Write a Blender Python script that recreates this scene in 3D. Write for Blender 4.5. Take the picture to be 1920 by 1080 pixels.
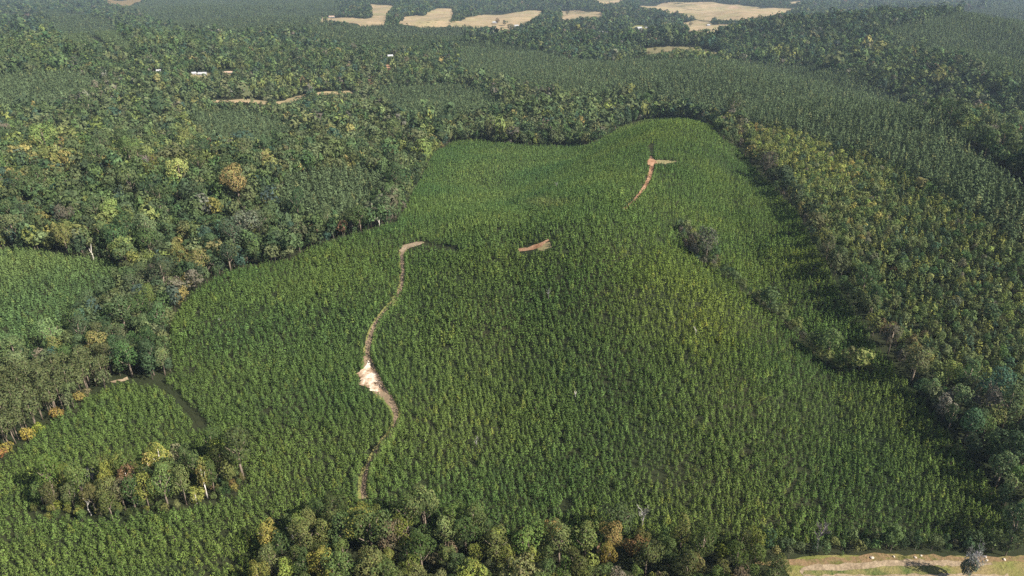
import bpy, math, random
import numpy as np
from mathutils import Vector
from mathutils.geometry import delaunay_2d_cdt

for o in list(bpy.data.objects):
    bpy.data.objects.remove(o)
C = bpy.context.scene
COL = C.collection
rng = np.random.default_rng(11)
random.seed(5)
R = math.radians

# ------------------------------------------------------------------ camera, sky, sun, exposure
CAM_H, PITCH, HFOV = 150.0, R(25.2), R(73.7)
FPX = 960 / math.tan(HFOV / 2)
cam = bpy.data.cameras.new('camera')
cam_o = bpy.data.objects.new('camera', cam)
COL.objects.link(cam_o)
cam.sensor_width = 36
cam.angle = HFOV
cam.clip_start, cam.clip_end = 1.0, 60000
cam_o.location = (0, 0, CAM_H)
cam_o.rotation_euler = (R(90) - PITCH, 0, 0)
C.camera = cam_o

SUN_EL, SUN_AZ = R(38), R(-27)          # azimuth of the sun measured from +X towards +Y
world = bpy.data.worlds.new('World')
C.world = world
world.use_nodes = True
nt = world.node_tree
bg = nt.nodes['Background']
sky = nt.nodes.new('ShaderNodeTexSky')
sky.sky_type = 'NISHITA'
sky.sun_disc = False
sky.sun_elevation = SUN_EL
sky.sun_rotation = R(90) - SUN_AZ
nt.links.new(sky.outputs[0], bg.inputs[0])
bg.inputs[1].default_value = 0.06

sun = bpy.data.lights.new('sun', 'SUN')
sun.energy, sun.angle, sun.color = 5.0, R(0.53), (1.0, 0.93, 0.82)
sun_o = bpy.data.objects.new('sun', sun)
COL.objects.link(sun_o)
sd = Vector((math.cos(SUN_EL) * math.cos(SUN_AZ), math.cos(SUN_EL) * math.sin(SUN_AZ), math.sin(SUN_EL)))
sun_o.rotation_euler = sd.to_track_quat('Z', 'Y').to_euler()

C.view_settings.view_transform = 'Standard'
C.view_settings.look = 'None'
C.view_settings.exposure = 1.25
C.view_settings.gamma = 1.0
cy = C.cycles
cy.max_bounces, cy.diffuse_bounces, cy.glossy_bounces = 4, 3, 1
cy.transmission_bounces, cy.volume_bounces, cy.transparent_max_bounces = 2, 0, 2
cy.use_denoising = False
cy.filter_width = 1.5 if hasattr(cy, 'filter_width') else 1.5


# ------------------------------------------------------------------ terrain
def ray_dirs(px, py):
    px, py = np.asarray(px, float), np.asarray(py, float)
    u, v = (px - 960) / FPX, -(py - 540) / FPX
    return np.stack([u, math.cos(PITCH) + v * math.sin(PITCH), -math.sin(PITCH) + v * math.cos(PITCH)], -1)


def on_plane(px, py, z):
    d = ray_dirs(px, py)
    t = (z - CAM_H) / d[..., 2]
    return d[..., 0] * t, d[..., 1] * t


def to_pixel(x, y, z):
    dep = y * math.cos(PITCH) - (z - CAM_H) * math.sin(PITCH)
    v = y * math.sin(PITCH) + (z - CAM_H) * math.cos(PITCH)
    dep = np.maximum(dep, 1e-3)
    return 960 + FPX * x / dep, 540 - FPX * v / dep, dep


RIDGES = []      # (points Nx3, sigma)


def ridge(pts, sigma):
    a = np.array(pts, float)
    x, y = on_plane(a[:, 0], a[:, 1], a[:, 2])
    RIDGES.append((np.stack([x, y, a[:, 2]], 1), sigma))


ridge([(1270, 238, 38), (1225, 300, 38), (1150, 390, 37), (1110, 440, 36), (1190, 530, 28), (1260, 620, 19), (1330, 760, 7)], 46)
ridge([(790, 455, 18), (1000, 458, 27), (1100, 440, 32)], 60)
ridge([(560, 560, 12), (700, 560, 16), (730, 700, 9)], 45)
ridge([(1345, 300, 24), (1430, 430, 20), (1530, 580, 13), (1630, 720, 6)], 30)
ridge([(1500, 250, 16), (1640, 330, 22), (1800, 430, 24), (1960, 560, 24)], 80)
ridge([(1330, 130, 26), (1560, 190, 38), (1800, 290, 44), (2000, 380, 46)], 110)
ridge([(1560, 48, 46), (1700, 38, 64), (1800, 36, 66), (1980, 40, 68), (2300, 60, 68)], 190)
ridge([(1640, 110, 40), (1760, 100, 46), (1900, 130, 44)], 90)
ridge([(-200, 330, 18), (120, 300, 26), (330, 250, 22)], 120)
ridge([(-100, 120, 30), (250, 90, 34), (560, 70, 26)], 200)
ridge([(560, 200, 12), (760, 210, 16), (1000, 170, 14)], 130)
ridge([(0, 560, 9), (90, 520, 10)], 50)
wv = np.random.default_rng(3)
WAVES = []
for lam, amp in [(900, 5), (700, 4), (520, 3.5), (420, 2.6), (300, 1.8), (240, 1.4), (170, 0.9), (120, 0.6), (90, 0.4), (60, 0.25)]:
    for _ in range(2):
        th = wv.uniform(0, 6.28)
        WAVES.append((math.cos(th) * 6.2832 / lam, math.sin(th) * 6.2832 / lam, wv.uniform(0, 6.28), amp))


def height(x, y):
    x, y = np.asarray(x, float), np.asarray(y, float)
    z = np.zeros(np.broadcast(x, y).shape)
    for pts, s in RIDGES:
        best = np.zeros(z.shape)
        for a, b in zip(pts[:-1], pts[1:]):
            dx, dy = b[0] - a[0], b[1] - a[1]
            t = np.clip(((x - a[0]) * dx + (y - a[1]) * dy) / (dx * dx + dy * dy), 0, 1)
            d2 = (x - a[0] - t * dx) ** 2 + (y - a[1] - t * dy) ** 2
            best = np.maximum(best, (a[2] + t * (b[2] - a[2])) * np.exp(-d2 / (2 * s * s)))
        z = np.maximum(z, best) + 0.15 * np.minimum(z, best)
    r = np.hypot(x, y)
    fade = np.clip((r - 150) / 350, 0, 1)
    for kx, ky, ph, a in WAVES:
        z = z + a * fade * np.sin(kx * x + ky * y + ph)
    return z


TS = np.geomspace(60, 9000, 1400)


def P(px, py):
    """where the sight line through a point of the picture meets the ground"""
    d = ray_dirs(np.atleast_1d(px), np.atleast_1d(py))
    X, Y, Z = (d[:, k, None] * TS[None] for k in range(3))
    Z = Z + CAM_H
    below = Z < height(X, Y)
    i = np.clip(below.argmax(1), 1, None)
    j = np.arange(len(i))
    g1 = (Z - height(X, Y))[j, i]
    g0 = (Z - height(X, Y))[j, i - 1]
    t = TS[i - 1] + (TS[i] - TS[i - 1]) * g0 / np.maximum(g0 - g1, 1e-9)
    x, y = d[:, 0] * t, d[:, 1] * t
    return x, y, height(x, y)


# ------------------------------------------------------------------ helpers
def tag(o, label=None, cat=None, group=None, kind=None):
    if label: o['label'] = label
    if cat: o['category'] = cat
    if group: o['group'] = group
    if kind: o['kind'] = kind
    return o


def make_mesh(name, verts, faces, mats, mat_idx=None, smooth=False):
    me = bpy.data.meshes.new(name)
    me.from_pydata([tuple(v) for v in verts], [], [tuple(int(i) for i in f) for f in faces])
    for m in mats:
        me.materials.append(m)
    if mat_idx is not None:
        me.polygons.foreach_set('material_index', mat_idx)
    if smooth:
        me.polygons.foreach_set('use_smooth', [True] * len(me.polygons))
    me.update()
    return me


def link(name, me, parent=None):
    o = bpy.data.objects.new(name, me)
    COL.objects.link(o)
    o.parent = parent
    return o


def empty(name, loc, rz=0.0, s=1.0):
    o = bpy.data.objects.new(name, None)
    COL.objects.link(o)
    o.empty_display_size = 0.5
    o.location = loc
    o.rotation_euler = (0, 0, rz)
    o.scale = (s, s, s) if np.isscalar(s) else s
    return o


def tri_cloud_mesh(name, tris, tint, mat):
    """one mesh of loose triangles (N,3,3) with a colour per face, written straight into the mesh arrays"""
    n = len(tris)
    me = bpy.data.meshes.new(name)
    me.vertices.add(3 * n)
    me.vertices.foreach_set('co', tris.reshape(-1).astype(np.float32))
    idx = np.arange(3 * n, dtype=np.int32)
    ed = np.stack([idx, idx.reshape(n, 3)[:, [1, 2, 0]].reshape(-1)], 1)
    me.edges.add(3 * n)
    me.edges.foreach_set('vertices', ed.reshape(-1))
    me.loops.add(3 * n)
    me.loops.foreach_set('vertex_index', idx)
    me.loops.foreach_set('edge_index', idx)
    me.polygons.add(n)
    me.polygons.foreach_set('loop_start', idx[::3].copy())
    at = me.attributes.new('tint', 'FLOAT_COLOR', 'FACE')
    col = np.ones((n, 4), np.float32)
    col[:, :3] = tint
    at.data.foreach_set('color', col.reshape(-1))
    me.materials.append(mat)
    me.update()
    return me


# ------------------------------------------------------------------ materials
def new_mat(name):
    m = bpy.data.materials.new(name)
    m.use_nodes = True
    t = m.node_tree
    t.nodes.clear()
    out = t.nodes.new('ShaderNodeOutputMaterial')
    return m, t, out


def noise(t, scale, detail=4, rough=0.6, vec=None, dim='3D'):
    n = t.nodes.new('ShaderNodeTexNoise')
    n.inputs['Scale'].default_value = scale
    n.inputs['Detail'].default_value = detail
    n.inputs['Roughness'].default_value = rough
    if vec is None:
        g = t.nodes.new('ShaderNodeNewGeometry')
        vec = g.outputs['Position']
    t.links.new(vec, n.inputs['Vector'])
    return n.outputs['Fac']


def ramp(t, fac, stops):
    r = t.nodes.new('ShaderNodeValToRGB')
    e = r.color_ramp.elements
    while len(e) < len(stops):
        e.new(0.5)
    for k, (p, c) in enumerate(stops):
        e[k].position = p
        e[k].color = (*c, 1)
    t.links.new(fac, r.inputs[0])
    return r.outputs[0]


def mix(t, a, b, fac, mode='MIX'):
    m = t.nodes.new('ShaderNodeMix')
    m.data_type = 'RGBA'
    m.blend_type = mode
    for s, v in ((m.inputs[0], fac), (m.inputs[6], a), (m.inputs[7], b)):
        if hasattr(v, 'links'):
            t.links.new(v, s)
        elif isinstance(v, tuple):
            s.default_value = (*v, 1)
        else:
            s.default_value = v
    return m.outputs[2]


def leaf_mat(name, source):
    m, t, out = new_mat(name)
    if source == 'face':
        a = t.nodes.new('ShaderNodeAttribute')
        a.attribute_name = 'tint'
        c = a.outputs['Color']
    else:
        oi = t.nodes.new('ShaderNodeObjectInfo')
        a = t.nodes.new('ShaderNodeAttribute')
        a.attribute_name = 'tint'
        c = mix(t, oi.outputs['Color'], a.outputs['Color'], 1.0, 'MULTIPLY')
    d = t.nodes.new('ShaderNodeBsdfDiffuse')
    tr = t.nodes.new('ShaderNodeBsdfTranslucent')
    ms = t.nodes.new('ShaderNodeMixShader')
    ms.inputs[0].default_value = 0.22
    t.links.new(c, d.inputs[0])
    t.links.new(c, tr.inputs[0])
    t.links.new(d.outputs[0], ms.inputs[1])
    t.links.new(tr.outputs[0], ms.inputs[2])
    t.links.new(ms.outputs[0], out.inputs[0])
    return m


def ground_mat(name, layers, rough=0.95, bump=None):
    """layers: list of (noise scale, detail, ramp stops); each next one multiplies"""
    m, t, out = new_mat(name)
    c = None
    for sc, de, stops in layers:
        k = ramp(t, noise(t, sc, de), stops)
        c = k if c is None else mix(t, c, k, 1.0, 'MULTIPLY')
    b = t.nodes.new('ShaderNodeBsdfPrincipled')
    b.inputs['Roughness'].default_value = rough
    b.inputs['Specular IOR Level'].default_value = 0.1
    t.links.new(c, b.inputs['Base Color'])
    if bump:
        bn = t.nodes.new('ShaderNodeBump')
        bn.inputs['Strength'].default_value = 0.8
        bn.inputs['Distance'].default_value = bump[1]
        t.links.new(noise(t, bump[0], 5), bn.inputs['Height'])
        t.links.new(bn.outputs[0], b.inputs['Normal'])
    t.links.new(b.outputs[0], out.inputs[0])
    return m


VAR = [(0.3, (0.75, 0.75, 0.75)), (0.7, (1.15, 1.15, 1.15))]
M = {}
M['leaf'] = leaf_mat('foliage_mass', 'face')
M['leaf_own'] = leaf_mat('foliage', 'object')
M['floor'] = ground_mat('forest_floor', [(0.02, 4, [(0.35, (0.017, 0.026, 0.010)), (0.65, (0.028, 0.030, 0.014))]), (0.5, 4, VAR)])
M['dirt'] = ground_mat('track_dirt', [(0.05, 4, [(0.35, (0.15, 0.11, 0.07)), (0.65, (0.25, 0.185, 0.12))]), (0.7, 5, VAR)], bump=(1.2, 0.3))
M['clay'] = ground_mat('red_clay', [(0.16, 6, [(0.35, (0.20, 0.105, 0.058)), (0.65, (0.36, 0.22, 0.135))]), (0.7, 5, VAR)], bump=(1.2, 0.3))
M['sand'] = ground_mat('pale_sand', [(0.22, 6, [(0.43, (0.24, 0.16, 0.10)), (0.50, (0.42, 0.32, 0.23)), (0.57, (0.62, 0.51, 0.40))]), (0.9, 5, VAR)], bump=(1.0, 0.4))
M['verge'] = ground_mat('track_verge_grass', [(0.12, 4, [(0.35, (0.12, 0.15, 0.04)), (0.65, (0.21, 0.18, 0.07))]), (0.9, 5, VAR)], bump=(1.5, 0.5))
M['hay'] = ground_mat('hay_field_stubble', [(0.006, 4, [(0.34, (0.19, 0.165, 0.085)), (0.48, (0.29, 0.215, 0.13)), (0.6, (0.25, 0.21, 0.11)), (0.7, (0.32, 0.22, 0.145))]), (0.03, 6, [(0.32, (0.72, 0.74, 0.7)), (0.68, (1.12, 1.12, 1.12))])])
M['meadow'] = ground_mat('rough_meadow', [(0.03, 4, [(0.3, (0.11, 0.115, 0.05)), (0.6, (0.20, 0.165, 0.085))]), (0.2, 5, VAR)])
M['grass_near'] = ground_mat('field_grass', [(0.08, 5, [(0.32, (0.09, 0.11, 0.025)), (0.5, (0.15, 0.15, 0.045)), (0.68, (0.20, 0.155, 0.07))]), (1.2, 5, VAR)], bump=(1.5, 0.4))
M['green_strip'] = ground_mat('sown_strip_green', [(0.25, 5, [(0.38, (0.075, 0.10, 0.028)), (0.62, (0.19, 0.165, 0.065))]), (1.2, 5, VAR)], bump=(1.5, 0.5))
M['lane'] = ground_mat('sandy_lane', [(0.3, 5, [(0.35, (0.20, 0.15, 0.095)), (0.65, (0.31, 0.24, 0.16))]), (1.2, 5, VAR)], bump=(1.4, 0.3))
M['bank'] = ground_mat('bare_bank', [(0.22, 6, [(0.36, (0.10, 0.10, 0.03)), (0.52, (0.19, 0.125, 0.07)), (0.64, (0.13, 0.12, 0.04))]), (1.2, 5, VAR)], bump=(1.2, 0.4))
M['bark'] = ground_mat('bark', [(1.5, 4, [(0.3, (0.13, 0.10, 0.075)), (0.7, (0.22, 0.18, 0.14))])])
M['palebark'] = ground_mat('pale_dead_wood', [(1.5, 4, [(0.3, (0.42, 0.38, 0.33)), (0.7, (0.62, 0.58, 0.52))])])
M['greybark'] = ground_mat('grey_twigs', [(1.5, 4, [(0.3, (0.20, 0.19, 0.18)), (0.7, (0.33, 0.31, 0.29))])])
M['mauvebark'] = ground_mat('purple_grey_twigs', [(1.5, 4, [(0.3, (0.13, 0.105, 0.115)), (0.7, (0.20, 0.17, 0.18))])])
M['white_wall'] = ground_mat('white_siding', [(0.6, 3, [(0.3, (0.28, 0.27, 0.26)), (0.7, (0.36, 0.35, 0.34))])], rough=0.7)
M['white_roof'] = ground_mat('pale_metal_roof', [(0.4, 3, [(0.3, (0.28, 0.29, 0.30)), (0.7, (0.38, 0.38, 0.38))])], rough=0.4)
M['grey_roof'] = ground_mat('grey_shingle_roof', [(0.8, 3, [(0.3, (0.24, 0.24, 0.25)), (0.7, (0.34, 0.34, 0.35))])], rough=0.8)
M['brown_roof'] = ground_mat('tan_roof', [(0.8, 3, [(0.3, (0.36, 0.26, 0.19)), (0.7, (0.46, 0.34, 0.25))])], rough=0.8)
M['dark_glass'] = ground_mat('window_glass', [(0.8, 1, [(0.3, (0.02, 0.025, 0.03)), (0.7, (0.03, 0.035, 0.04))])], rough=0.1)
M['door'] = ground_mat('painted_door', [(0.8, 1, [(0.3, (0.10, 0.06, 0.04)), (0.7, (0.12, 0.07, 0.05))])], rough=0.5)
M['stone'] = ground_mat('pale_stone', [(1.5, 4, [(0.3, (0.34, 0.28, 0.22)), (0.7, (0.50, 0.43, 0.35))])])
M['water'] = ground_mat('pond_water', [(0.1, 2, [(0.3, (0.02, 0.03, 0.035)), (0.7, (0.03, 0.04, 0.045))])], rough=0.1)

# ------------------------------------------------------------------ the ground: one sheet in rings round the camera
an = np.concatenate([np.arange(-58, 58, 0.2), np.arange(58, 302, 4.0)])
an = np.radians(an)
rr = np.concatenate([[8, 30], np.geomspace(60, 5200, 380), [6000, 7000, 8500, 10500, 13000]])
A, RR = np.meshgrid(an, rr)
gx, gy = RR * np.sin(A), RR * np.cos(A)
gz = height(gx, gy)
na, nr = len(an), len(rr)
gv = np.stack([gx, gy, gz], -1).reshape(-1, 3)
i0 = (np.arange(nr - 1)[:, None] * na + np.arange(na)[None])
i1 = (np.arange(nr - 1)[:, None] * na + (np.arange(na)[None] + 1) % na)
gf = np.stack([i0, i1, i1 + na, i0 + na], -1).reshape(-1, 4)[:, ::-1]
gfaces = [tuple(f) for f in gf.tolist()] + [tuple(range(na))[::-1]]
me = bpy.data.meshes.new('ground')
me.from_pydata(gv.tolist(), [], gfaces)
me.polygons.foreach_set('use_smooth', [True] * len(me.polygons))
me.materials.append(M['floor'])
tag(link('ground', me), 'brown and green woodland floor under all the trees', 'ground', kind='structure')


def wobble(pts, amp, step):
    """densify a closed ground polygon and make its edge uneven"""
    out = []
    n = len(pts)
    for k in range(n):
        a, b = np.array(pts[k]), np.array(pts[(k + 1) % n])
        m = max(1, int(np.linalg.norm(b - a) / step))
        for q in range(m):
            out.append(a + (b - a) * q / m + rng.normal(0, amp, 2))
    return out


def patch(name, pix, mat, label, cat, lift, step, amp):
    """a piece of open ground laid over the terrain"""
    a = np.array(pix, float)
    x, y, _ = P(a[:, 0], a[:, 1])
    edge = wobble(list(zip(x, y)), amp, step)
    e = np.array(edge)
    lo, hi = e.min(0), e.max(0)
    g = np.stack(np.meshgrid(np.arange(lo[0], hi[0], step), np.arange(lo[1], hi[1], step)), -1).reshape(-1, 2)
    pts = [Vector(p) for p in edge] + [Vector(p) for p in g]
    ne = len(edge)
    v, _, f, *_ = delaunay_2d_cdt(pts, [(k, (k + 1) % ne) for k in range(ne)], [], 1, 1e-4)
    vv = np.array([(p.x, p.y) for p in v])
    z = height(vv[:, 0], vv[:, 1]) + lift
    me = make_mesh(name, np.column_stack([vv, z]), f, [mat], smooth=True)
    return tag(link(name, me), label, cat, kind='structure')


def ribbon(name, pix, widths, mat, label, cat, lift, shift=0.0):
    a = np.array(pix, float)
    x, y, _ = P(a[:, 0], a[:, 1])
    p = np.stack([x, y], 1)
    seg = np.concatenate([[0], np.cumsum(np.linalg.norm(np.diff(p, axis=0), axis=1))])
    s = np.arange(0, seg[-1], 1.2)
    # smooth the centre line
    q = np.stack([np.interp(s, seg, p[:, 0]), np.interp(s, seg, p[:, 1])], 1)
    for _ in range(14):
        q[1:-1] = (q[:-2] + 2 * q[1:-1] + q[2:]) / 4
    w = np.interp(s, seg, widths)
    t = np.gradient(q, axis=0)
    t /= np.linalg.norm(t, axis=1)[:, None]
    nrm = np.stack([-t[:, 1], t[:, 0]], 1)
    verts, K = [], 6
    jl, jr = rng.normal(0, 0.25, len(s)), rng.normal(0, 0.25, len(s))
    for k in range(K + 1):
        u = k / K * 2 - 1
        off = u * w / 2 + (jl if k == 0 else jr if k == K else 0) + shift
        xy = q + nrm * off[:, None]
        verts.append(np.column_stack([xy, height(xy[:, 0], xy[:, 1]) + lift]))
    n = len(s)
    V = np.stack(verts, 1).reshape(-1, 3)
    F = [(i * (K + 1) + k, i * (K + 1) + k + 1, (i + 1) * (K + 1) + k + 1, (i + 1) * (K + 1) + k) for i in range(n - 1) for k in range(K)]
    me = make_mesh(name, V, F, [mat], smooth=True)
    tag(link(name, me), label, cat, kind='structure')
    return q, w


# ------------------------------------------------------------------ open ground seen in the picture (points of the picture, laid on the terrain)
TRACK = [(682, 935), (680, 915), (684, 890), (695, 868), (715, 835), (735, 815), (745, 795), (745, 775), (735, 755), (715, 735), (700, 715),
         (690, 690), (688, 665), (692, 640), (700, 615), (715, 592), (735, 572), (752, 548), (756, 525), (755, 500), (753, 478), (757, 464), (772, 458), (790, 456)]
TRACK_W = [1.9] * 8 + [2.8, 4.0, 5.5, 4.5] + [2.1] * 3 + [1.7] * 6 + [2.8, 3.4, 3]
CLAY = [(1221, 293), (1221, 306), (1222, 318), (1217, 336), (1210, 352), (1200, 366), (1190, 378), (1178, 388), (1168, 394)]
FIELDS = {
    'a': [(693, 8), (741, 11), (729, 28), (722, 48), (677, 50), (643, 44), (600, 42), (602, 32), (640, 33), (685, 36), (700, 33)],
    'b': [(745, 46), (757, 33), (781, 29), (795, 30), (818, 16), (848, 17), (852, 30), (839, 51), (790, 51)],
    'c': [(835, 50), (870, 36), (906, 28), (960, 25), (990, 20), (1020, 21), (1012, 34), (985, 44), (965, 52), (935, 52), (890, 52)],
    'd': [(1050, 20), (1128, 23), (1130, 36), (1070, 40), (1052, 40)],
    'e': [(1190, 12), (1240, 6), (1337, 4), (1415, 13), (1496, 18), (1450, 34), (1400, 41), (1331, 40), (1290, 32), (1244, 24)],
    'f': [(1278, 44), (1306, 38), (1330, 41), (1337, 47), (1390, 47), (1340, 62), (1290, 64)],
    'g': [(1110, -4), (1175, -4), (1162, 7), (1130, 11)],
    'h': [(200, 6), (205, -4), (285, -4), (245, 13), (215, 13)],
}
FIELD_LABEL = {
    'a': 'tan hay field reaching up between dark tree clumps at the far edge',
    'b': 'tan hay field bordered by a curved clump of trees, with a rounded top',
    'c': 'long narrow straw-coloured field rising behind the far farm buildings',
    'd': 'small straw field dotted with two round trees, between far woods',
    'e': 'widest pale hay field, in front of the far tree line beside the wooded hill',
    'f': 'grey-tan paddock below the widest hay field, beside a tiny white shed',
    'g': 'sliver of pale field cut off by the upper edge of the view',
    'h': 'reddish bare clearing alone in the far woods at the upper edge',
}
for k, pl in FIELDS.items():
    patch('hay_field', pl, M['hay'] if k != 'h' else M['bank'], FIELD_LABEL[k], 'field', 0.5, 22, 3.0)
CLEARINGS = {
    'strip': ([(395, 188), (430, 188), (461, 185), (505, 190), (508, 197), (480, 195), (440, 193), (395, 192)], 'hay', 'tan sliver of grass in the woods, below the farm houses', 1.5),
    'strip_mid': ([(513, 191), (533, 189), (556, 181), (576, 176), (578, 183), (556, 190), (535, 196), (515, 197)], 'hay', 'tan winding sliver of grass in the middle of the woods strip', 1.5),
    'strip_end': ([(592, 174), (612, 172), (640, 171), (666, 171), (664, 176), (630, 177), (594, 180)], 'hay', 'tan sliver of grass nearest the plantation end of the woods strip', 1.5),
    'knoll': ([(1194, 101), (1208, 91), (1244, 87), (1300, 88), (1362, 101), (1335, 106), (1275, 98), (1215, 109)], 'meadow', 'rough grassy clearing with scattered trees on a low knoll', 3.0),
    'yard': ([(420, 134), (438, 133), (440, 142), (424, 143)], 'bank', 'orange bare earth yard next to white farm houses', 1.5),
    'pit': ([(722, 122), (734, 121), (736, 134), (724, 134)], 'clay', 'tiny orange clearing below a lone white house', 1.5),
    'farmyard': ([(926, 45), (955, 44), (964, 60), (930, 64)], 'hay', 'pale farm yard beside the far sheds', 2.0),
    'hamlet': ([(355, 138), (396, 136), (400, 150), (358, 150)], 'meadow', 'small grassy yard round white farm houses', 1.5),
    'lawn': ([(1184, 50), (1212, 48), (1216, 62), (1186, 62)], 'green_strip', 'small bright lawn in front of a white barn', 2.0),
    'scar': ([(1478, 4), (1500, 1), (1504, 9), (1484, 11)], 'hay', 'pale bare patch behind the far wooded hill', 2.0),
}
for k, (pl, m, lb, am) in CLEARINGS.items():
    patch('clearing', pl, M[m], lb, 'clearing', 0.3, 9, am * 0.5)
CLAYPAD = [(1213, 302), (1221, 294), (1228, 298), (1231, 304), (1226, 310), (1215, 309)]
GRASSPAD = [(1229, 300), (1248, 300.5), (1262, 302), (1274, 303.5), (1258, 306), (1244, 307), (1230, 308)]
MIDPAD = [(1003, 466), (1019, 459), (1030, 453), (1036, 464), (1024, 469), (1010, 470)]
ENDPAD = [(749, 470), (759, 459), (775, 455), (791, 453), (792, 458), (772, 463), (760, 470), (754, 476)]
MIDBAR = [(972, 467), (988, 464), (1003, 459), (1016, 454), (1028, 448), (1030, 452), (1020, 459), (1006, 467), (988, 471), (974, 471)]
SANDPAD = [(672, 700), (683, 690), (690, 675), (698, 690), (706, 705), (718, 724), (712, 738), (697, 732), (680, 722)]
patch('grassy_clearing', GRASSPAD, M['meadow'], 'dry grass opening beside the orange clay pad', 'clearing', 0.06, 1.6, 0.55)
patch('clay_pad', CLAYPAD, M['clay'], 'bright orange clay pad where the ridge track turns', 'clearing', 0.12, 1.4, 0.5)
patch('grassy_clearing', MIDPAD, M['meadow'], 'brown grassy opening among pines in the middle of the plantation', 'clearing', 0.06, 1.6, 0.55)
patch('clay_strip', MIDBAR, M['clay'], 'tan clay strip slanting along the middle opening', 'clearing', 0.12, 1.2, 0.4)
patch('bare_patch', ENDPAD, M['lane'], 'tan bare patch where the upper end of the dirt track bends', 'clearing', 0.14, 1.3, 0.45)
vq, vw = ribbon('track_verge', TRACK, [w + 1.6 for w in TRACK_W], M['verge'], 'yellow-green grass verge on both sides of the dirt track', 'verge', 0.05)
tq, tw = ribbon('dirt_track', TRACK, TRACK_W, M['dirt'], 'winding dirt track through the young pine plantation', 'track', 0.10)
patch('sand_patch', SANDPAD, M['sand'], 'bright whitish sand washed out across a bend of the dirt track', 'sand', 0.16, 1.0, 0.55)
cq, cw = ribbon('clay_track', CLAY, [2.6] * len(CLAY), M['clay'], 'orange clay track down the upper ridge', 'track', 0.10)
# lower right field and its lanes
FIELD_N = [(1405, 1056), (1480, 1049), (1560, 1044), (1640, 1041), (1750, 1042), (1840, 1044), (1920, 1043), (2150, 1042), (2150, 1240), (1400, 1240), (1490, 1090), (1470, 1064)]
patch('field', FIELD_N, M['grass_near'], 'yellow-green mown field at the lower corner', 'field', 0.05, 3, 0.4)
patch('bare_bank', [(1405, 1056), (1480, 1049), (1560, 1044), (1640, 1041), (1750, 1042), (1840, 1044), (1920, 1043), (2100, 1042), (2100, 1050), (1920, 1052), (1850, 1054), (1790, 1056), (1700, 1053), (1640, 1056), (1560, 1060), (1500, 1061), (1440, 1062)], M['bank'], 'brown bare bank with stones between the pines and the sandy lane', 'bank', 0.09, 2.2, 0.35)
ribbon('sandy_lane', [(1860, 1058), (1790, 1056), (1740, 1056), (1700, 1056), (1640, 1060), (1580, 1064), (1510, 1066), (1494, 1071), (1497, 1078), (1540, 1082), (1640, 1082), (1760, 1082), (1900, 1085)], [1.0, 1.8] + [2.1] * 11, M['lane'], 'pale sandy lane looping round a green strip in the field', 'lane', 0.13)
patch('green_strip', [(1506, 1071), (1590, 1068.5), (1700, 1061.5), (1762, 1062), (1785, 1071), (1770, 1077), (1640, 1078.5), (1505, 1077.5)], M['green_strip'], 'sown green strip inside the loop of the sandy lane', 'crop', 0.17, 1.8, 0.25)
patch('bare_spot', [(1040, 1004), (1062, 1006), (1064, 1018), (1038, 1016)], M['dirt'], 'tan bare spot glimpsed in the near belt of trees, beside dark shade', 'bare ground', 0.07, 2, 0.3)
patch('bare_spot', [(1118, 1018), (1136, 1018), (1138, 1034), (1116, 1034)], M['clay'], 'orange bare spot glimpsed in the near belt of trees', 'bare ground', 0.07, 2, 0.3)
patch('bare_spot', [(203, 716), (214, 713), (228, 711), (241, 708), (243, 711), (230, 715), (216, 716), (207, 720)], M['lane'], 'pale tan bare strip at the corner of the wood', 'bare ground', 0.07, 1.2, 0.6)
DARKLANE = [(235, 715), (300, 722), (325, 740), (345, 762), (365, 775), (378, 800), (384, 812)]
ribbon('forest_lane', DARKLANE, [1.6] * 7, M['floor'], 'narrow shaded lane curving between pine blocks', 'lane', 0.10)
RIDE = [(1222, 272), (1221, 284), (1221, 296)]
HIDLANE = [(795, 458), (830, 465), (862, 476)]
patch('pond', [(782, 14), (796, 15), (793, 27), (781, 26)], M['water'], 'dark farm pond between the hay fields', 'pond', 0.6, 20, 2)

# ------------------------------------------------------------------ what grows where (outlines in the picture, extended past its edges)
YOUNG, WOOD, MATURE, SCRUB, TALL, STEM, BRUSH, OPEN = 1, 2, 3, 4, 5, 6, 7, 0
BELT = [(560, 985), (640, 985), (700, 990), (780, 985), (860, 990), (930, 1015), (1030, 1020), (1100, 1040), (1160, 1010), (1220, 1025), (1330, 1035), (1410, 1045), (1440, 1068), (1490, 1100), (1460, 1280), (430, 1280), (470, 1110), (500, 1030), (540, 1000)]
CLUMP = [(60, 960), (90, 935), (150, 915), (200, 900), (300, 880), (330, 870), (420, 870), (465, 900), (440, 935), (330, 962), (200, 980), (90, 980)]
TREELINE = [(1347, 240), (1388, 285), (1444, 350), (1494, 400), (1534, 470), (1578, 550), (1618, 610), (1653, 665), (1702, 725), (1750, 785), (1800, 845), (1850, 905), (1880, 945), (1895, 990), (1905, 1040), (2200, 1040), (2100, 850), (1960, 800), (1860, 755), (1780, 722), (1710, 675), (1668, 628), (1620, 570), (1580, 503), (1534, 426), (1499, 380), (1460, 338), (1412, 283), (1374, 240)]
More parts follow.
